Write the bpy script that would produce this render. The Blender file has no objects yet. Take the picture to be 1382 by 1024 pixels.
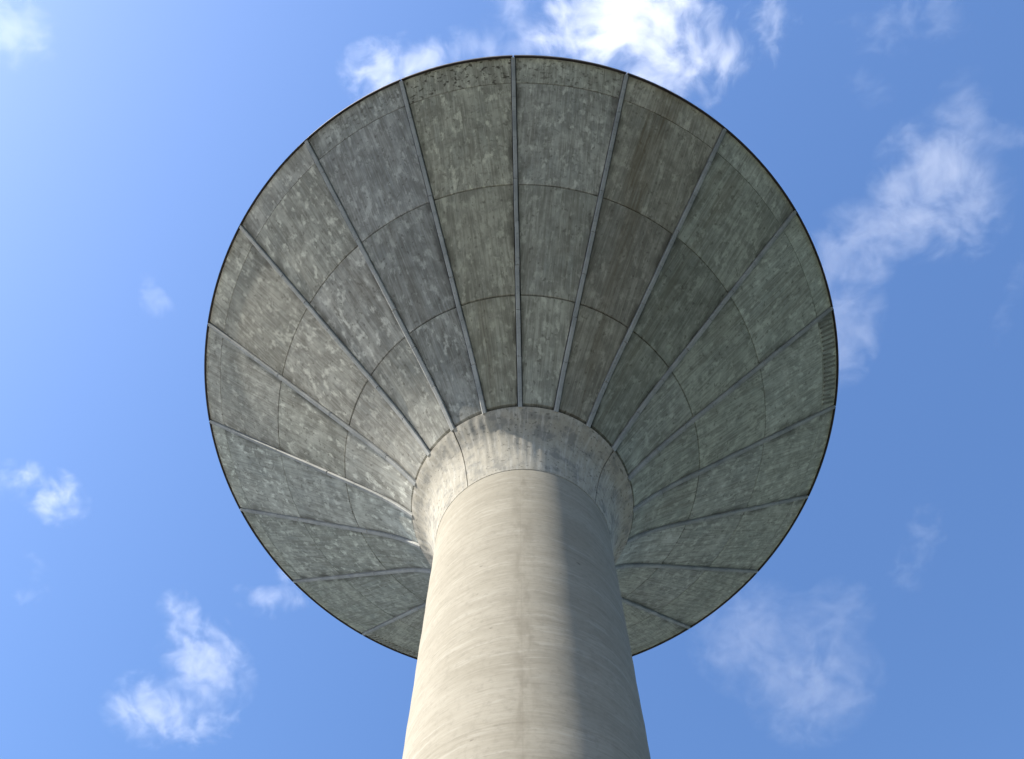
import bpy, bmesh, math, random
import numpy as np
from mathutils import Matrix, Vector

sc = bpy.context.scene
R_ = math.radians

# ------------------------------------------------------------------ camera
# A hand-held upright phone photograph, cropped to its upper part: the optical
# axis lies below the middle of the picture, hence the vertical lens shift.
DIST = 13.0                      # metres from the tower's axis
EYE = 1.6
F_PX, W_PX, H_PX, CY_PX = 1391.0, 1382.0, 1024.0, 848.8
PITCH, YAW, ROLL = R_(59.44), R_(-1.33), R_(0.31)
cam_loc = Vector((0, -DIST, EYE))
fwd = Vector((math.sin(YAW) * math.cos(PITCH), math.cos(YAW) * math.cos(PITCH), math.sin(PITCH)))
rgt0 = Vector((math.cos(YAW), -math.sin(YAW), 0))
up0 = rgt0.cross(fwd)
rgt = math.cos(ROLL) * rgt0 + math.sin(ROLL) * up0
upv = -math.sin(ROLL) * rgt0 + math.cos(ROLL) * up0
cd = bpy.data.cameras.new('camera')
cam = bpy.data.objects.new('camera', cd)
sc.collection.objects.link(cam)
m3 = Matrix((rgt, upv, -fwd)).transposed()
cam.matrix_world = Matrix.Translation(cam_loc) @ m3.to_4x4()
cd.sensor_fit = 'HORIZONTAL'
cd.sensor_width = 36.0
cd.lens = 36.0 * F_PX / W_PX
cd.shift_y = (CY_PX - H_PX / 2) / W_PX
cd.clip_start, cd.clip_end = 0.1, 20000
sc.camera = cam

# ------------------------------------------------------------------ light
SUN_AZ = R_(-66.0)               # from the camera side of the tower, towards the left
SUN_EL = R_(43.5)
to_sun = Vector((math.sin(SUN_AZ) * math.cos(SUN_EL), -math.cos(SUN_AZ) * math.cos(SUN_EL), math.sin(SUN_EL)))
world = bpy.data.worlds.new('World')
sc.world = world
world.use_nodes = True
wn = world.node_tree.nodes
wl = world.node_tree.links
wn.clear()
sky = wn.new('ShaderNodeTexSky')
sky.sky_type = 'NISHITA'
sky.sun_disc = False
sky.sun_elevation = SUN_EL
sky.sun_rotation = math.atan2(to_sun.x, to_sun.y)
sky.altitude = 100
sky.air_density = 1.6
sky.dust_density = 1.7
sky.ozone_density = 10.0
bg = wn.new('ShaderNodeBackground')
bg.inputs['Strength'].default_value = 0.0585
wo = wn.new('ShaderNodeOutputWorld')
tint = wn.new('ShaderNodeMix')            # the phone's cool white balance of the blue sky
tint.data_type, tint.blend_type = 'RGBA', 'MULTIPLY'
tint.inputs[0].default_value = 1.0
tint.inputs[7].default_value = (1.02, 1.02, 1.09, 1.0)
wl.new(sky.outputs[0], tint.inputs[6])
wl.new(tint.outputs[2], bg.inputs['Color'])
wl.new(bg.outputs[0], wo.inputs['Surface'])

sd = bpy.data.lights.new('sun', 'SUN')
sd.energy = 5.0
sd.angle = R_(0.53)
sd.color = (1.0, 0.915, 0.75)
sun = bpy.data.objects.new('sun', sd)
sc.collection.objects.link(sun)
sun.location = (0, 0, 80)
sun.rotation_euler = to_sun.to_track_quat('Z', 'Y').to_euler()

sc.view_settings.view_transform = 'Standard'
sc.view_settings.look = 'None'
sc.view_settings.exposure = 1.85
sc.view_settings.gamma = 1.0
sc.view_settings.use_curve_mapping = False

sc.cycles.volume_bounces = 3
sc.cycles.max_bounces = 8
sc.cycles.diffuse_bounces = 5
sc.cycles.volume_step_rate = 0.18
sc.cycles.volume_max_steps = 256
sc.cycles.use_denoising = True

rnd = random.Random(7)


# ------------------------------------------------------------------ helpers
def link(name, me, mat=None, parent=None):
    o = bpy.data.objects.new(name, me)
    sc.collection.objects.link(o)
    if mat is not None and me is not None and not me.materials:
        me.materials.append(mat)
    o.parent = parent
    return o


def tag(o, label=None, category=None, group=None, kind=None):
    for k, v in (('label', label), ('category', category), ('group', group), ('kind', kind)):
        if v:
            o[k] = v
    return o


def mesh_from(name, verts, faces, smooth=True, uvs=None):
    me = bpy.data.meshes.new(name)
    me.from_pydata(verts, [], faces)
    me.update()
    if uvs:
        for lname, vals in uvs.items():
            lay = me.uv_layers.new(name=lname)
            idx = np.zeros(len(me.loops), dtype=np.int32)
            me.loops.foreach_get('vertex_index', idx)
            lay.data.foreach_set('uv', np.asarray(vals, dtype=np.float32)[idx].ravel())
    me.polygons.foreach_set('use_smooth', [smooth] * len(me.polygons))
    return me


class NT:
    """small shorthand for building a material's node tree"""
    def __init__(self, name):
        self.mat = bpy.data.materials.new(name)
        self.mat.use_nodes = True
        self.t = self.mat.node_tree
        self.t.nodes.clear()

    def n(self, typ, ins=None, **kw):
        nd = self.t.nodes.new(typ)
        for k, v in kw.items():
            setattr(nd, k, v)
        for k, v in (ins or {}).items():
            self.put(nd.inputs[k], v)
        return nd

    def put(self, sock, v):
        if hasattr(v, 'is_output') or isinstance(v, bpy.types.NodeSocket):
            self.t.links.new(v, sock)
        else:
            sock.default_value = v

    def m(self, op, a, b=0.0, c=0.0, clamp=False):
        nd = self.n('ShaderNodeMath', {0: a, 1: b, 2: c}, operation=op, use_clamp=clamp)
        return nd.outputs[0]

    def vm(self, op, a, b=(0, 0, 0)):
        nd = self.n('ShaderNodeVectorMath', {0: a, 1: b}, operation=op)
        return nd.outputs[0]

    def noise(self, vec, scale=1.0, detail=4.0, rough=0.55, dist=0.0):
        return self.n('ShaderNodeTexNoise', {'Vector': vec, 'Scale': scale, 'Detail': detail,
                                             'Roughness': rough, 'Distortion': dist}).outputs[0]

    def ramp(self, v, lo, hi, a=0.0, b=1.0, smooth=True):
        nd = self.n('ShaderNodeMapRange', {0: v, 1: lo, 2: hi, 3: a, 4: b},
                    interpolation_type='SMOOTHSTEP' if smooth else 'LINEAR')
        return nd.outputs[0]

    def mix(self, f, a, b, blend='MIX'):
        nd = self.n('ShaderNodeMix', data_type='RGBA', blend_type=blend)
        self.put(nd.inputs[0], f)
        self.put(nd.inputs[6], a)
        self.put(nd.inputs[7], b)
        return nd.outputs[2]

    def xyz(self, x, y, z=0.0):
        return self.n('ShaderNodeCombineXYZ', {0: x, 1: y, 2: z}).outputs[0]

    def finish(self, col, rough=0.9, bump=None, bump_strength=0.3, bump_dist=0.01, spec=0.25, metallic=0.0):
        b = self.n('ShaderNodeBsdfPrincipled', {'Base Color': col, 'Roughness': rough, 'Metallic': metallic})
        b.inputs['Specular IOR Level'].default_value = spec
        b.inputs['Diffuse Roughness'].default_value = 0.6
        if bump is not None:
            bp = self.n('ShaderNodeBump', {'Height': bump, 'Strength': bump_strength, 'Distance': bump_dist})
            self.t.links.new(bp.outputs[0], b.inputs['Normal'])
        out = self.n('ShaderNodeOutputMaterial', {'Surface': b.outputs[0]})
        return self.mat


def rgb(r, g, b):
    return (r, g, b, 1.0)


# ------------------------------------------------------------------ materials
def panel_material():
    """board-marked precast concrete: grain along the panel, pale bloom, soot and run marks"""
    k = NT('board_marked_concrete')
    uv = k.n('ShaderNodeUVMap', uv_map='metres').outputs[0]
    nuv = k.n('ShaderNodeUVMap', uv_map='unit').outputs[0]
    info = k.n('ShaderNodeObjectInfo')
    seed = k.m('MULTIPLY', info.outputs['Random'], 97.0)
    s = k.n('ShaderNodeSeparateXYZ', {0: uv})
    u, v = s.outputs[0], s.outputs[1]
    sn = k.n('ShaderNodeSeparateXYZ', {0: nuv})
    un, vn = sn.outputs[0], sn.outputs[1]
    p = k.xyz(u, v, seed)
    # boards: fine streaks along v
    grain = k.noise(k.xyz(k.m('MULTIPLY', u, 11.0), k.m('MULTIPLY', v, 0.35), seed), 1.0, 3.0, 0.6)
    fine = k.noise(k.xyz(k.m('MULTIPLY', u, 26.0), k.m('MULTIPLY', v, 1.1), seed), 1.0, 2.0, 0.6)
    blot = k.noise(p, 0.55, 4.0, 0.6)
    mott = k.noise(k.xyz(k.m('MULTIPLY', u, 2.6), k.m('MULTIPLY', v, 1.7), seed), 1.0, 5.0, 0.65)
    pale = k.noise(k.xyz(k.m('MULTIPLY', u, 4.6), k.m('MULTIPLY', v, 2.2), k.m('ADD', seed, 31.0)), 1.0, 5.0, 0.62, 0.0)
    flecks = k.noise(k.xyz(k.m('MULTIPLY', u, 7.5), k.m('MULTIPLY', v, 5.0), k.m('ADD', seed, 11.0)), 1.0, 2.0, 0.5)
    pale2 = k.noise(k.xyz(k.m('MULTIPLY', u, 1.7), k.m('MULTIPLY', v, 1.0), k.m('ADD', seed, 57.0)), 1.0, 6.0, 0.68, 0.3)
    wide = k.noise(k.xyz(k.m('MULTIPLY', u, 3.2), k.m('MULTIPLY', v, 0.22), k.m('ADD', seed, 71.0)), 1.0, 3.0, 0.6)
    base = k.mix(k.ramp(blot, 0.32, 0.66), rgb(0.315, 0.332, 0.332), rgb(0.455, 0.460, 0.445))
    base = k.mix(k.ramp(mott, 0.38, 0.62, 0.0, 0.85), base, rgb(0.250, 0.255, 0.247))
    base = k.mix(k.ramp(wide, 0.48, 0.70, 0.0, 0.45), base, rgb(0.245, 0.240, 0.222))
    base = k.mix(k.ramp(grain, 0.42, 0.62, 0.0, 0.50), base, rgb(0.190, 0.186, 0.170))
    bloom = k.n('ShaderNodeAttribute', attribute_type='OBJECT', attribute_name='bloom').outputs['Fac']
    base = k.mix(k.m('MULTIPLY', bloom, k.ramp(pale2, 0.44, 0.74, 0.0, 0.75)), base, rgb(0.54, 0.55, 0.53))
    base = k.mix(k.m('MULTIPLY', bloom, k.ramp(pale, 0.52, 0.67, 0.0, 1.0)), base, rgb(0.62, 0.635, 0.61))
    base = k.mix(k.ramp(fine, 0.52, 0.70, 0.0, 0.45), base, rgb(0.50, 0.505, 0.485))
    base = k.mix(k.ramp(fine, 0.46, 0.30, 0.0, 0.40), base, rgb(0.21, 0.205, 0.19))
    base = k.mix(k.ramp(flecks, 0.62, 0.72, 0.0, 0.55), base, rgb(0.12, 0.115, 0.105))
    # dirt gathering along the two long edges and the lower joint
    ed = k.m('ABSOLUTE', un)
    edn = k.noise(k.xyz(k.m('MULTIPLY', u, 1.5), k.m('MULTIPLY', v, 0.6), k.m('ADD', seed, 5.0)), 1.0, 3.0, 0.6)
    edge = k.m('MULTIPLY', k.ramp(ed, 0.78, 1.0), k.ramp(edn, 0.42, 0.66))
    base = k.mix(k.m('MULTIPLY', edge, 0.75), base, rgb(0.085, 0.082, 0.075))
    # brown run marks, only where the panel carries them
    st = k.n('ShaderNodeAttribute', attribute_type='OBJECT', attribute_name='stain')
    su = k.n('ShaderNodeAttribute', attribute_type='OBJECT', attribute_name='stain_u')
    d = k.m('ABSOLUTE', k.m('SUBTRACT', un, su.outputs['Fac']))
    wob = k.noise(k.xyz(k.m('MULTIPLY', u, 3.0), k.m('MULTIPLY', v, 0.25), seed), 1.0, 3.0, 0.6)
    run = k.m('MULTIPLY', k.ramp(k.m('ADD', d, k.m('MULTIPLY', k.m('SUBTRACT', wob, 0.5), 1.1)), 0.05, 0.45, 1.0, 0.0),
              st.outputs['Fac'])
    run = k.m('MULTIPLY', run, k.ramp(k.m('ADD', k.m('MULTIPLY', grain, 0.6), k.m('MULTIPLY', blot, 0.4)), 0.36, 0.56, 0.25, 1.0))
    base = k.mix(run, base, rgb(0.165, 0.142, 0.105))
    # dark lichen flecks, only where the panel carries them
    sp = k.n('ShaderNodeAttribute', attribute_type='OBJECT', attribute_name='spots')
    spn = k.noise(k.xyz(k.m('MULTIPLY', u, 5.5), k.m('MULTIPLY', v, 7.0), k.m('ADD', seed, 3.0)), 1.0, 4.0, 0.6, 0.0)
    base = k.mix(k.m('MULTIPLY', k.ramp(spn, 0.545, 0.64), sp.outputs['Fac']), base, rgb(0.085, 0.078, 0.07))
    col = k.mix(1.0, base, info.outputs['Color'], 'MULTIPLY')
    h = k.m('ADD', k.m('MULTIPLY', grain, 0.7), k.m('ADD', k.m('MULTIPLY', fine, 0.3), k.m('MULTIPLY', mott, 0.5)))
    return k.finish(col, 0.92, h, 0.35, 0.012, spec=0.2)


def rib_material():
    k = NT('grey_joint_strip')
    tc = k.n('ShaderNodeTexCoord').outputs['Object']
    info = k.n('ShaderNodeObjectInfo')
    seed = k.m('MULTIPLY', info.outputs['Random'], 60.0)
    p = k.vm('ADD', tc, k.xyz(seed, seed, 0.0))
    a = k.noise(p, 1.1, 4.0, 0.6)
    b = k.noise(p, 9.0, 3.0, 0.6)
    c = k.mix(k.ramp(a, 0.3, 0.7), rgb(0.25, 0.27, 0.285), rgb(0.38, 0.40, 0.415))
    c = k.mix(k.ramp(b, 0.52, 0.75, 0.0, 0.5), c, rgb(0.14, 0.15, 0.155))
    return k.finish(c, 0.75, b, 0.2, 0.006, spec=0.3)


def shaft_material(name, tint, flare=False):
    """in-situ concrete: faint level pour lines, wavy laitance, pock marks, seams"""
    k = NT(name)
    tc = k.n('ShaderNodeTexCoord').outputs['Object']
    s = k.n('ShaderNodeSeparateXYZ', {0: tc})
    x, y, z = s.outputs
    ang = k.m('ARCTAN2', x, k.m('MULTIPLY', y, -1.0))
    arc = k.m('MULTIPLY', ang, 2.5)
    warp = k.m('MULTIPLY', k.m('SUBTRACT', k.noise(tc, 0.9, 3.0, 0.6), 0.5), 0.45)
    zz = k.m('ADD', z, warp)
    fx, fy = (k.m('MULTIPLY', x, 0.5), k.m('MULTIPLY', y, 0.5))
    if flare:
        band = k.noise(k.xyz(k.m('MULTIPLY', arc, 4.5), k.m('MULTIPLY', z, 0.9), 3.0), 1.0, 4.0, 0.62)
        lines = k.noise(k.xyz(k.m('MULTIPLY', arc, 11.0), k.m('MULTIPLY', z, 1.4), 8.0), 1.0, 3.0, 0.6)
    else:
        band = k.noise(k.xyz(fx, fy, k.m('MULTIPLY', zz, 1.5)), 1.0, 4.0, 0.62)
        lines = k.noise(k.xyz(k.m('MULTIPLY', x, 0.8), k.m('MULTIPLY', y, 0.8), k.m('MULTIPLY', zz, 8.0)), 1.0, 4.0, 0.6)
    blot = k.noise(tc, 0.45, 4.0, 0.6)
    gran = k.noise(tc, 7.0, 5.0, 0.7)
    pock = k.noise(k.xyz(k.m('MULTIPLY', arc, 2.6), k.m('MULTIPLY', z, 3.6), 5.0), 1.0, 2.0, 0.5)
    c = k.mix(k.ramp(blot, 0.3, 0.7), rgb(0.40, 0.38, 0.325), rgb(0.46, 0.44, 0.385))
    c = k.mix(k.ramp(band, 0.40, 0.66, 0.0, 0.45), c, rgb(0.335, 0.315, 0.265))
    c = k.mix(k.ramp(lines, 0.54, 0.68, 0.0, 0.5), c, rgb(0.53, 0.515, 0.465))
    c = k.mix(k.ramp(lines, 0.44, 0.30, 0.0, 0.35), c, rgb(0.31, 0.285, 0.235))
    c = k.mix(k.ramp(gran, 0.46, 0.74, 0.0, 0.42), c, rgb(0.26, 0.245, 0.21))
    tex = k.noise(k.xyz(k.m('MULTIPLY', arc, 1.3), k.m('MULTIPLY', z, 19.0), 4.0), 1.0, 3.0, 0.6)
    if not flare:
        c = k.mix(k.ramp(tex, 0.50, 0.70, 0.0, 0.35), c, rgb(0.30, 0.28, 0.235))
        c = k.mix(k.ramp(tex, 0.46, 0.30, 0.0, 0.30), c, rgb(0.52, 0.505, 0.45))
    c = k.mix(k.ramp(pock, 0.72, 0.78, 0.0, 0.6), c, rgb(0.15, 0.13, 0.11))
    if flare:
        mot = k.noise(tc, 2.4, 5.0, 0.65)
        c = k.mix(k.ramp(mot, 0.46, 0.64, 0.0, 0.8), c, rgb(0.235, 0.235, 0.22))
        c = k.mix(k.ramp(lines, 0.48, 0.68, 0.0, 0.4), c, rgb(0.56, 0.55, 0.51))
        spk = k.noise(tc, 9.0, 2.0, 0.5)
        c = k.mix(k.ramp(spk, 0.61, 0.70, 0.0, 0.6), c, rgb(0.12, 0.115, 0.10))
    else:
        # stained vertical shutter seam facing the viewer's side, with grey drips
        seam = k.m('ABSOLUTE', k.m('ADD', ang, k.m('MULTIPLY', k.m('SUBTRACT', k.noise(tc, 1.5), 0.5), 0.05)))
        near = k.ramp(seam, 0.02, 0.15, 1.0, 0.0)
        drip = k.noise(k.xyz(k.m('MULTIPLY', arc, 3.0), k.m('MULTIPLY', z, 1.1), 2.0), 1.0, 3.0, 0.6)
        c = k.mix(k.m('MULTIPLY', near, k.ramp(drip, 0.42, 0.68, 0.0, 0.55)), c, rgb(0.24, 0.22, 0.18))
        thin = k.ramp(k.m('ABSOLUTE', k.m('ADD', ang, 0.02)), 0.002, 0.006, 0.18, 0.0)
        c = k.mix(thin, c, rgb(0.28, 0.255, 0.21))
        # level construction joints every 3.6 m
        fr = k.m('ABSOLUTE', k.m('SUBTRACT', k.m('FRACT', k.m('DIVIDE', k.m('ADD', z, k.m('MULTIPLY', warp, 0.04)), 3.6)), 0.5))
        jl = k.m('MULTIPLY', k.ramp(fr, 0.003, 0.009, 0.32, 0.0), k.ramp(drip, 0.35, 0.6))
        c = k.mix(jl, c, rgb(0.22, 0.20, 0.165))
    c = k.mix(1.0, c, tint, 'MULTIPLY')
    h = k.m('ADD', k.m('MULTIPLY', lines, 0.6), k.m('ADD', k.m('MULTIPLY', gran, 0.35), k.m('MULTIPLY', band, 0.5)))
    return k.finish(c, 0.93, h, 0.35, 0.015, spec=0.2)


def plain_material(name, c1, c2, scale, rough=0.85, spec=0.25, metallic=0.0):
    k = NT(name)
    tc = k.n('ShaderNodeTexCoord').outputs['Object']
    a = k.noise(tc, scale, 5.0, 0.6)
    return k.finish(k.mix(k.ramp(a, 0.3, 0.7), c1, c2), rough, a, 0.25, 0.01, spec, metallic)


def grass_material():
    k = NT('meadow_grass')
    tc = k.n('ShaderNodeTexCoord').outputs['Object']
    a = k.noise(tc, 0.05, 5.0, 0.6)
    b = k.noise(tc, 3.0, 5.0, 0.7)
    c = k.mix(k.ramp(a, 0.3, 0.7), rgb(0.020, 0.024, 0.014), rgb(0.030, 0.033, 0.020))
    c = k.mix(k.ramp(b, 0.4, 0.7, 0.0, 0.6), c, rgb(0.020, 0.026, 0.013))
    return k.finish(c, 0.95, b, 0.5, 0.05, 0.1)


M_PANEL = panel_material()
M_RIB = rib_material()
M_SHAFT = shaft_material('shaft_concrete', rgb(0.745, 0.735, 0.735))
M_COLLAR = shaft_material('collar_concrete', rgb(0.97, 0.975, 1.01), flare=True)
M_RIM = plain_material('dark_rim_sheet', rgb(0.030, 0.026, 0.028), rgb(0.055, 0.045, 0.042), 2.0, 0.6, 0.3)
M_ROOF = plain_material('grey_roof_concrete', rgb(0.24, 0.24, 0.23), rgb(0.33, 0.33, 0.31), 0.6)
M_CORE = plain_material('dark_joint_backing', rgb(0.05, 0.05, 0.05), rgb(0.09, 0.088, 0.08), 1.0)
M_RIDGE = plain_material('dark_cast_rib', rgb(0.19, 0.20, 0.175), rgb(0.27, 0.28, 0.25), 3.0)  # darker grey for the short ridges on the edge panels
M_YARD = plain_material('added_yard_concrete', rgb(0.30, 0.30, 0.295), rgb(0.36, 0.36, 0.355), 0.8)

# ------------------------------------------------------------------ setting
N = 64
gv = [(0, 0, 0)]
gf = []
rads = [60, 300, 1500, 6000]
for r in rads:
    for i in range(N):
        a = 2 * math.pi * i / N
        gv.append((r * math.cos(a), r * math.sin(a), 0.0))
for i in range(N):
    gf.append((0, 1 + i, 1 + (i + 1) % N))
for q in range(len(rads) - 1):
    for i in range(N):
        a0, a1 = 1 + q * N + i, 1 + q * N + (i + 1) % N
        gf.append((a0, a0 + N, a1 + N, a1))
ground = link('ground', mesh_from('ground', gv, gf, False), grass_material())
tag(ground, 'green meadow around the foot of the water tower', kind='structure')

# unseen yard added to bounce sunlight onto the cup, 4 mm above the meadow sheet
yv = [(-49, -28, 0.004), (3.6, -28, 0.004), (3.6, 20, 0.004), (-49, 20, 0.004)]
yard = link('added_yard', mesh_from('added_yard', yv, [(0, 1, 2, 3)], False), M_YARD)
tag(yard, 'unseen pale yard added beside the water tower to bounce sunlight up', kind='structure')

# ------------------------------------------------------------------ water tower
Z0 = EYE
SHAFT_R, SHAFT_TOP = 0.1917 * DIST, 2.0246 * DIST + Z0
# meridian of the cup: radius, height, slope (dz/dr) at each ring joint
RINGS = [(0.2600, 2.2270, 1.58), (0.4527, 2.4575, 1.035), (0.6630, 2.6742, 1.03), (0.8690, 2.8864, 1.03), (0.9215, 2.9405, 1.03)]
RINGS = [(r * DIST, z * DIST + Z0, s) for r, z, s in RINGS]
R_RIM, Z_RIM = RINGS[-1][0], RINGS[-1][1]
NS = 20
STEP = 2 * math.pi / NS
PHI0 = R_(-0.40)                 # the rib that points at the viewer is a hair off the axis


def meridian(r):
    """height and slope of the cup's underside at radius r (cubic Hermite between the joints)"""
    for (r0, z0, s0), (r1, z1, s1) in zip(RINGS, RINGS[1:]):
        if r <= r1 or r1 == R_RIM:
            h = r1 - r0
            t = (r - r0) / h
            z = ((2 * t**3 - 3 * t**2 + 1) * z0 + (t**3 - 2 * t**2 + t) * h * s0
                 + (-2 * t**3 + 3 * t**2) * z1 + (t**3 - t**2) * h * s1)
            dz = ((6 * t**2 - 6 * t) * z0 / h + (3 * t**2 - 4 * t + 1) * s0
                  + (-6 * t**2 + 6 * t) * z1 / h + (3 * t**2 - 2 * t) * s1)
            return z, dz


def offset(r, d):
    """point of the meridian moved d metres outwards (down and out, away from the tank)"""
    z, s = meridian(r)
    l = math.hypot(1, s)
    return r + d * s / l, z - d / l


def slope_len(r):
    n = 24
    r0 = RINGS[0][0]
    t = 0
    pz = meridian(r0)[0]
    for i in range(1, n + 1):
        q = r0 + (r - r0) * i / n
        z = meridian(q)[0]
        t += math.hypot((r - r0) / n, z - pz)
        pz = z
    return t


def pol(r, a, z):
    """a = 0 faces the viewer (-Y), positive towards +X"""
    return (r * math.sin(a), -r * math.cos(a), z)


tower = bpy.data.objects.new('water_tower', None)
sc.collection.objects.link(tower)
tower.empty_display_size = 3
tag(tower, 'tall grey concrete mushroom water tower with ribbed conical cup on a round shaft', 'water tower')


def revolve(profile, n, a0=0.0, a1=2 * math.pi, cap=False):
    closed = abs(a1 - a0 - 2 * math.pi) < 1e-6
    cols = n if closed else n + 1
    vs = [pol(r, a0 + (a1 - a0) * i / n, z) for i in range(cols) for r, z in profile]
    m = len(profile)
    fs = []
    for i in range(n):
        j = (i + 1) % cols
        for q in range(m - 1):
            fs.append((i * m + q, j * m + q, j * m + q + 1, i * m + q + 1))
    return vs, fs


def fix(me, sharp=None):
    bm = bmesh.new()
    bm.from_mesh(me)
    bmesh.ops.recalc_face_normals(bm, faces=bm.faces)
    bm.to_mesh(me)
    bm.free()
    if sharp is not None:
        me.set_sharp_from_angle(angle=R_(sharp))
    return me


# shaft: slightly uneven in-situ wall
prof = []
nz = 90
for i in range(nz + 1):
    z = -0.2 + (SHAFT_TOP + 0.5 + 0.2) * i / nz
    prof.append((SHAFT_R + (0.004 * math.sin(z * 2.1) + 0.003 * math.sin(z * 5.7 + 1)), z))
vs, fs = revolve(prof, 128)
shaft = link('shaft', fix(mesh_from('shaft', vs, fs)), M_SHAFT, tower)

# collar: four cast quadrants between shaft and cup, seams under every fifth rib
rc0, zc0 = SHAFT_R + 0.015, SHAFT_TOP
rc1, zc1, sc1 = RINGS[0]
prof = []
nc = 18
s_lo, s_hi = 7.5, 2.0
for i in range(nc + 1):
    t = i / nc
    h = rc1 - rc0
    z = ((2 * t**3 - 3 * t**2 + 1) * zc0 + (t**3 - 2 * t**2 + t) * h * s_lo
         + (-2 * t**3 + 3 * t**2) * zc1 + (t**3 - t**2) * h * s_hi)
    prof.append((rc0 + h * t, z))
inner = [(rc1 - 0.30, zc1 + 0.02), (rc0 - 0.35, zc0 + 0.6), (rc0 - 0.35, zc0 + 0.02)]
loop = prof + inner + [prof[0]]
gap = 0.006
NCQ = 110


def board_wave(a, t):
    """uneven shuttering of the collar: shallow upright waves that fade out towards the shaft"""
    w = (math.sin(a * 61 + 1.3 * math.sin(a * 17) + t * 1.5) + 0.7 * math.sin(a * 97 + 2.0 + 2 * math.sin(a * 23))
         + 0.8 * math.sin(a * 29 + 0.7 - t * 2))
    return 0.0075 * w * (0.25 + 0.75 * t)


for q in range(4):
    a0 = PHI0 + (-2 + 5 * q) * STEP + gap
    a1 = a0 + 5 * STEP - 2 * gap
    vs, fs = revolve(loop, NCQ, a0, a1)
    m = len(loop)
    for c in range(NCQ + 1):
        a = a0 + (a1 - a0) * c / NCQ
        for p in range(nc + 1):
            t = p / nc
            wv = board_wave(a, t) * min(1.0, (1 - t) * 12) * min(1.0, t * 8)
            vs[c * m + p] = pol(prof[p][0] + wv, a, prof[p][1])
    fs += [tuple(range(m - 1)), tuple(NCQ * m + i for i in range(m - 1))[::-1]]
    me = mesh_from('collar_quadrant', vs, fs)
    bm = bmesh.new(); bm.from_mesh(me)
    bmesh.ops.remove_doubles(bm, verts=bm.verts, dist=1e-5)
    bmesh.ops.recalc_face_normals(bm, faces=bm.faces)
    bm.to_mesh(me); bm.free()
    me.set_sharp_from_angle(angle=R_(35))
    link('collar_quadrant', me, M_COLLAR, tower)

# inner shell of the cup (dark backing seen only in the open joints) and the roof above
SHELL = -0.26
prof = [(rc1 - 0.32, zc1 - 0.1)]
for i in range(25):
    r = RINGS[0][0] + (R_RIM - RINGS[0][0]) * i / 24
    prof.append(offset(r, SHELL))
prof[-1] = (prof[-1][0], prof[-1][1])
vs, fs = revolve(prof, 160)
link('inner_shell', fix(mesh_from('inner_shell', vs, fs)), M_CORE, tower)
prof = [(R_RIM - 0.25, Z_RIM + 0.10), (R_RIM - 0.02, Z_RIM + 0.16), (R_RIM - 0.04, Z_RIM + 0.46), (R_RIM - 0.4, Z_RIM + 0.5),
        (R_RIM - 0.45, Z_RIM + 0.3), (6.0, Z_RIM + 1.1), (1.6, Z_RIM + 1.7), (1.6, Z_RIM + 3.0), (0.02, Z_RIM + 3.3)]
vs, fs = revolve(prof, 120)
roof_me = fix(mesh_from('roof', vs, fs))
roof_me.set_sharp_from_angle(angle=R_(25))
link('roof', roof_me, M_ROOF, tower)

# cladding panels: one mesh for each of the four bands, 20 sectors round
RECESS = 0.045                   # panel face lies behind the collar's surface
THICK = 0.13
HALF_GAP = 0.090                 # from the rib's centre line to the panel's edge
JOINT = 0.030


def panel_mesh(name, ra, rb, nr, na, inner_gap, outer_gap):
    ra2, rb2 = ra + inner_gap, rb - outer_gap
    vs, um, un = [], [], []

    def half(r):
        return STEP / 2 - HALF_GAP / r
    for d in (-RECESS, -RECESS - THICK):
        for i in range(nr + 1):
            r = ra2 + (rb2 - ra2) * i / nr
            rr, zz = offset(r, d)
            h = half(r)
            sl = slope_len(r)
            for j in range(na + 1):
                a = -h + 2 * h * j / na
                vs.append(pol(rr, a, zz))
                um.append((r * a, sl))
                un.append((-1 + 2 * j / na, i / nr))
    n1 = (nr + 1) * (na + 1)
    w = na + 1
    fs = []
    for i in range(nr):
        for j in range(na):
            a = i * w + j
            fs.append((a, a + 1, a + w + 1, a + w))
            fs.append((n1 + a, n1 + a + w, n1 + a + w + 1, n1 + a + 1))
    rim = [j for j in range(w)] + [i * w + na for i in range(1, nr + 1)] + [nr * w + j for j in range(na - 1, -1, -1)] + [i * w for i in range(nr - 1, 0, -1)]
    for a, b in zip(rim, rim[1:] + rim[:1]):
        fs.append((a, n1 + a, n1 + b, b))
    me = mesh_from(name, vs, fs, True, {'metres': um, 'unit': un})
    fix(me, 40)
    return me


BANDS = []
for i in range(4):
    BANDS.append(panel_mesh('panel', RINGS[i][0], RINGS[i + 1][0], (9, 9, 9, 3)[i], 10,
                            (0.085, JOINT * 0.75, JOINT * 0.6, JOINT * 0.4)[i], (JOINT * 0.75, JOINT * 0.6, JOINT * 0.4, 0.0)[i]))
for me in BANDS:
    me.materials.append(M_PANEL)

# tints by sector (sector s lies between rib s and rib s+1, counted from the rib facing the viewer)
SECT = {-1: (1.0, 1.0, 0.88), -2: (0.90, 0.93, 0.95), -3: (1.02, 1.02, 0.98), -4: (1.04, 1.03, 0.98), -5: (1.03, 1.04, 1.0),
        -6: (0.98, 1.04, 1.02), -7: (0.90, 0.97, 0.96), -8: (0.90, 0.98, 0.95),
        0: (1.01, 1.03, 0.97), 1: (0.87, 0.86, 0.78), 2: (0.86, 0.92, 0.86), 3: (1.08, 1.17, 1.12), 4: (1.12, 1.21, 1.17),
        5: (1.12, 1.20, 1.17), 6: (1.10, 1.17, 1.15), 7: (1.06, 1.12, 1.09)}
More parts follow.
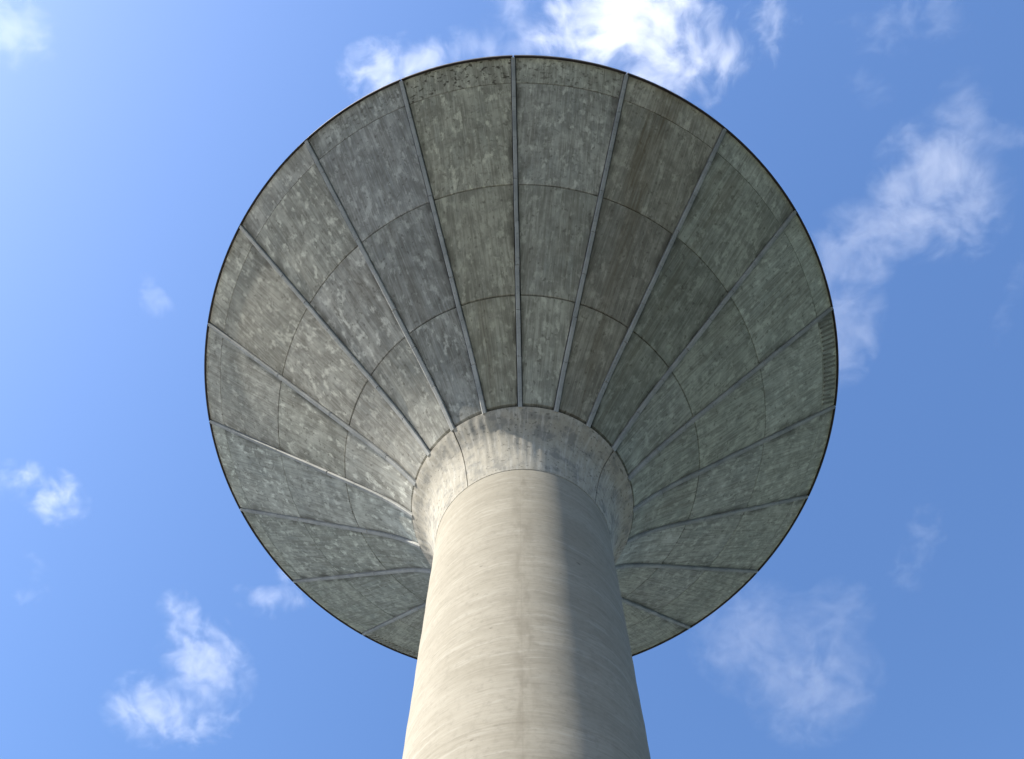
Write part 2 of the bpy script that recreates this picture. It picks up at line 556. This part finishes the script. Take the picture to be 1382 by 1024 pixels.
# darker or lighter tone of single panels, inner band first
PANEL_TONE = {0: (0.92, 0.95, 1.0, 1.0), 1: (0.88, 0.90, 0.98, 1.06), 2: (0.80, 0.80, 1.0, 1.10), 3: (0.80, 0.86, 1.05, 1.04), 4: (0.90, 0.97, 1.03, 1.0),
         -1: (0.88, 0.92, 0.97, 1.0), -2: (0.80, 0.85, 0.96, 1.0), -3: (0.95, 1.0, 1.02, 1.05), -4: (1.0, 1.0, 1.0, 1.15), -7: (0.92, 0.95, 1.0, 1.0),
         -8: (0.85, 0.92, 1.0, 1.05), 5: (0.93, 1.0, 1.03, 1.0)}
for s in range(NS):
    ss = s if s < 10 else s - NS
    tint = SECT.get(ss, (0.95, 1.0, 0.95))
    for b in range(4):
        o = link('panel', BANDS[b], None, tower)
        o.rotation_euler = (rnd.uniform(-1, 1) * 0.00008, rnd.uniform(-1, 1) * 0.00008, PHI0 + (s + 0.5) * STEP)
        j = rnd.uniform(0.94, 1.06) * (1.10 if b == 3 else 1.0) * PANEL_TONE.get(ss, (1, 1, 1, 1))[b]
        j *= 1.02
        o.color = (tint[0] * j, tint[1] * j, 1.03 * tint[2] * j * rnd.uniform(0.97, 1.02), 1)
        o['stain'], o['stain_u'], o['spots'] = 0.0, 0.0, 0.0
        o['bloom'] = (0.75 if -7 <= ss <= -2 else 0.62 if ss in (-1, 0) else 0.42) * rnd.uniform(0.85, 1.45)
        if ss == 1 and b >= 0:
            o['stain'], o['stain_u'] = (0.35, 0.45, 0.7, 0.6)[b], (0.05, -0.1, -0.25, -0.15)[b]
        elif ss == 2 and b < 3:
            o['stain'], o['stain_u'] = 0.3, -0.5
        elif rnd.random() < 0.2:
            o['stain'], o['stain_u'] = rnd.uniform(0.1, 0.25), rnd.uniform(-0.7, 0.7)
        if b == 3:
            o['spots'] = {-1: 0.95, 0: 0.6, -2: 0.5}.get(ss, 0.12)
        if b == 2 and ss in (-1, 0):
            o['spots'] = 0.25
        if b == 3 and ss in (4, -9):
            # a row of short cast ridges across the edge panel
            nb = 19
            for q in range(nb):
                t = -0.86 + 1.70 * q / (nb - 1)
                ang = t * (STEP / 2)
                r0, z0 = offset(RINGS[3][0] + 0.05, -RECESS + 0.012)
                r1, z1 = offset(R_RIM - (0.10 if rnd.random() < 0.8 else 0.3), -RECESS + 0.012)
                p0, p1 = Vector(pol(r0, ang - 0.004, z0)), Vector(pol(r1, ang + 0.006, z1))
                dirv = (p1 - p0).normalized()
                side = Vector((math.cos(ang), math.sin(ang), 0))
                nrm = dirv.cross(side).normalized()
                if nrm.z > 0:
                    nrm = -nrm
                w = 0.045 * rnd.uniform(0.8, 1.2)
                vv = []
                for pp in (p0, p1):
                    vv += [pp + side * w - nrm * 0.05, pp + side * w * 0.6 + nrm * 0.035, pp - side * w * 0.6 + nrm * 0.035, pp - side * w - nrm * 0.05]
                ff = [(0, 1, 5, 4), (1, 2, 6, 5), (2, 3, 7, 6), (3, 0, 4, 7), (3, 2, 1, 0), (4, 5, 6, 7)]
                link('ridge', fix(mesh_from('ridge', [tuple(c) for c in vv], ff, False)), M_RIDGE, o)

# ribs: jointed cover strips that run from the collar to the rim
RIB_W = 0.064
RIB_OUT = 0.035


def rib_mesh():
    vs, fs = [], []
    nseg, per = 8, 4
    r0, r1 = RINGS[0][0] - 0.03, R_RIM - 0.015
    for g in range(nseg):
        ga = r0 + (r1 - r0) * g / nseg + 0.008
        gb = r0 + (r1 - r0) * (g + 1) / nseg - 0.008
        wob = rnd.uniform(-0.006, 0.006)
        b0 = len(vs)
        sect = [(-RIB_W, -0.30), (-RIB_W, RIB_OUT - 0.02), (-RIB_W + 0.02, RIB_OUT), (RIB_W - 0.02, RIB_OUT), (RIB_W, RIB_OUT - 0.02), (RIB_W, -0.30)]
        for i in range(per + 1):
            r = ga + (gb - ga) * i / per
            for x, d in sect:
                rr, zz = offset(max(r, RINGS[0][0]), d + wob)
                if r < RINGS[0][0]:
                    rr += r - RINGS[0][0]
                    zz += (r - RINGS[0][0]) * 1.4
                vs.append((x + wob, -rr, zz))
        m = len(sect)
        for i in range(per):
            for q in range(m):
                a, b = b0 + i * m + q, b0 + i * m + (q + 1) % m
                fs.append((a, b, b + m, a + m))
        fs.append(tuple(b0 + q for q in range(m)))
        fs.append(tuple(b0 + per * m + q for q in range(m))[::-1])
    return fix(mesh_from('rib', vs, fs), 30)


RIBS = [rib_mesh() for _ in range(3)]
for me in RIBS:
    me.materials.append(M_RIB)
for s in range(NS):
    o = link('rib', RIBS[s % 3], None, tower)
    o.rotation_euler = (0, 0, PHI0 + s * STEP)

# rim: one dark edge strip to each sector, small gap at every rib
ro, zo = offset(R_RIM, 0.0)
loop = [(R_RIM - 0.012, Z_RIM + 0.035), (R_RIM + 0.040, Z_RIM + 0.0), (R_RIM + 0.055, Z_RIM + 0.30), (R_RIM - 0.075, Z_RIM + 0.32), (R_RIM - 0.012, Z_RIM + 0.035)]
g = 0.022 / R_RIM
vs, fs = revolve(loop, 12, -STEP / 2 + g, STEP / 2 - g)
m = len(loop)
fs += [tuple(range(m - 1)), tuple(12 * m + i for i in range(m - 1))[::-1]]
rim_me = mesh_from('rim_strip', vs, fs)
bm = bmesh.new(); bm.from_mesh(rim_me)
bmesh.ops.remove_doubles(bm, verts=bm.verts, dist=1e-5)
bmesh.ops.recalc_face_normals(bm, faces=bm.faces)
bm.to_mesh(rim_me); bm.free()
rim_me.set_sharp_from_angle(angle=R_(30))
rim_me.materials.append(M_RIM)
for s in range(NS):
    o = link('rim_strip', rim_me, None, tower)
    o.rotation_euler = (0, 0, PHI0 + (s + 0.5) * STEP)
    o.location.z = rnd.uniform(-0.006, 0.006)


# ------------------------------------------------------------------ clouds
# fair-weather scraps of cumulus in a shallow layer, each a real body of thin scattering air
BASE = 1200.0


def sky_point(px, py, h):
    """where the sight line through a photo pixel meets the cloud layer at height h"""
    d = rgt * ((px - W_PX / 2) / F_PX) + upv * ((CY_PX - py) / F_PX) + fwd
    return cam_loc + d * ((h - EYE) / d.z)


def cloud_material(name, blobs, dens, lo, hi, seed, nscale):
    k = NT(name)
    tc = k.n('ShaderNodeTexCoord').outputs['Object']
    fld = None
    for c, s, w in blobs:
        q = k.n('ShaderNodeVectorMath', {0: k.vm('SUBTRACT', tc, c), 1: tuple(1.0 / x for x in s)}, operation='MULTIPLY').outputs[0]
        l = k.n('ShaderNodeVectorMath', {0: q}, operation='LENGTH').outputs['Value']
        v = k.m('MULTIPLY_ADD', l, -w, w)                # w at the middle of a puff, 0 at its skin
        fld = v if fld is None else k.m('SMOOTH_MAX', fld, v, 0.12)
    p = k.vm('ADD', tc, (seed * 317.0, seed * 91.0, seed * 53.0))
    big = k.n('ShaderNodeTexNoise', {'Vector': p, 'Scale': 0.014 * nscale, 'Detail': 2.0}).outputs[1]
    wv = k.n('ShaderNodeVectorMath', {0: k.vm('SUBTRACT', big, (0.5, 0.5, 0.5)), 1: (70.0, 70.0, 40.0)}, operation='MULTIPLY').outputs[0]
    fbm = k.n('ShaderNodeTexNoise', {'Vector': k.vm('ADD', p, wv), 'Scale': 0.037 * nscale, 'Detail': 8.0, 'Roughness': 0.66}).outputs[0]
    f = k.m('ADD', fld, k.m('MULTIPLY', k.m('SUBTRACT', fbm, 0.5), 3.2))
    f = k.ramp(f, lo, hi)
    f = k.m('MULTIPLY', f, k.ramp(fld, 0.0, 0.15))       # nothing left at the skin itself
    den = k.m('MULTIPLY', k.m('POWER', f, 1.7), dens * 1.45)
    pv = k.n('ShaderNodeVolumePrincipled', {'Color': (1, 1, 1, 1), 'Density': den, 'Anisotropy': 0.35})
    k.n('ShaderNodeOutputMaterial', {'Volume': pv.outputs[0]})
    return k.mat


def cloud(blobs_px, dens, label, lo=0.25, hi=1.0, nscale=1.0, thick=0.42):
    cx = sum(b[0] for b in blobs_px) / len(blobs_px)
    cy = sum(b[1] for b in blobs_px) / len(blobs_px)
    ctr = sky_point(cx, cy, BASE)
    seed = len([o for o in sc.objects if o.name.startswith('cloud')]) + 1
    blobs = []
    bm = bmesh.new()
    for b in blobs_px:
        x, y, rx, ry = b[:4]
        w = b[4] if len(b) > 4 else 1.0
        p = sky_point(x, y, BASE)
        ex = (sky_point(x + rx, y, BASE) - p).length
        ey = (sky_point(x, y - ry, BASE) - p).length
        ez = thick * min(ex, ey)
        c = p - ctr
        c.z = rnd.uniform(-0.2, 0.2) * ez
        blobs.append((tuple(c), (ex, ey, ez), w))
        M = Matrix.Translation(c) @ Matrix.Diagonal((ex, ey, ez, 1))
        bmesh.ops.create_icosphere(bm, subdivisions=3, radius=1.0, matrix=M)
    me = bpy.data.meshes.new('cloud')
    bm.to_mesh(me)
    bm.free()
    o = link('cloud', me)
    o.location = ctr
    md = o.modifiers.new('merge', 'REMESH')
    md.mode = 'VOXEL'
    md.voxel_size = 6.0
    dg = bpy.context.evaluated_depsgraph_get()
    dg.update()
    me2 = bpy.data.meshes.new_from_object(o.evaluated_get(dg))
    o.modifiers.clear()
    o.data = me2
    me2.materials.clear()
    me2.materials.append(cloud_material('cloud_vapour', blobs, dens, lo, hi, seed, nscale))
    tag(o, label, 'cloud', 'scattered small clouds in the blue sky')
    return o


cloud([(850, 35, 150, 115, 1.25), (790, 30, 100, 80), (930, 85, 90, 65), (965, 75, 60, 50), (850, -40, 150, 80), (890, 115, 100, 60)], 0.0105,
      'largest and brightest white cloud, billowing over the top of the cup', -0.15, 1.1)
cloud([(520, 98, 75, 58, 1.1), (565, 78, 58, 44), (545, 120, 55, 40)], 0.0085, 'bright ragged cloud peeping past the rim above the ribs', -0.15, 1.1)
cloud([(640, 65, 62, 42), (690, 20, 46, 60), (705, 60, 50, 45)], 0.0055, 'torn wisp between the largest cloud and the ragged one at the rim', -0.1, 1.1)
cloud([(1038, 32, 52, 75)], 0.0052, 'small upright puff just beside the largest cloud')
cloud([(1265, 245, 105, 115, 1.1), (1295, 160, 48, 80), (1340, 185, 75, 34), (1225, 295, 90, 70), (1300, 280, 80, 90)], 0.0035,
      'wide wind-torn cloud with a pointed top, alone in deep blue sky', -0.2, 1.1)
cloud([(1150, 345, 75, 85), (1145, 440, 58, 105), (1170, 310, 60, 50)], 0.0024, 'long faint veil trailing down beside the cup', -0.3, 0.9)
cloud([(278, 905, 75, 82, 1.05), (205, 957, 80, 58), (250, 965, 85, 50)], 0.0036, 'curled white cloud low beside the shaft', -0.1, 1.1)
cloud([(245, 833, 38, 46)], 0.0052, 'tiny tuft above the curled white cloud', -0.1, 1.1)
cloud([(75, 672, 52, 46), (30, 650, 64, 34)], 0.0055, 'small bright scrap of cloud in the pale side of the sky', -0.1, 1.1)
cloud([(370, 808, 70, 34), (390, 790, 34, 50)], 0.0048, 'thin wisp tucked under the lower rim of the cup', 0.1, 1.2)
cloud([(1020, 860, 105, 85), (1100, 930, 105, 95), (1130, 830, 60, 60), (1040, 910, 90, 50)], 0.00125, 'broad thin cloud below the cup on the shaded side', -0.3, 1.0)
cloud([(15, 40, 80, 66)], 0.0022, 'hazy white patch in the brightest corner of the sky', -0.2, 1.0)
cloud([(1230, 30, 125, 60), (1260, 10, 70, 50)], 0.0020, 'barely visible veil above the wind-torn cloud', 0.15, 1.2)
cloud([(1228, 760, 36, 62), (1245, 725, 40, 60)], 0.0022, 'faint smudge of cloud above the broad thin one', 0.15, 1.2)
cloud([(207, 400, 26, 42), (216, 412, 30, 26)], 0.0028, 'tiny faint puff between the cup and the pale side of the sky', 0.1, 1.2)
cloud([(55, 770, 26, 55), (38, 805, 40, 24)], 0.0018, 'ghostly thread of vapour under the small bright scrap', 0.3, 1.3)
cloud([(1165, 115, 40, 52), (1185, 128, 40, 30)], 0.0018, 'faint smear of cloud between the rim and the barely visible veil', 0.2, 1.25)
cloud([(1365, 380, 34, 70), (1352, 430, 30, 60)], 0.0018, 'pale torn thread below the wide wind-torn cloud', 0.2, 1.25)
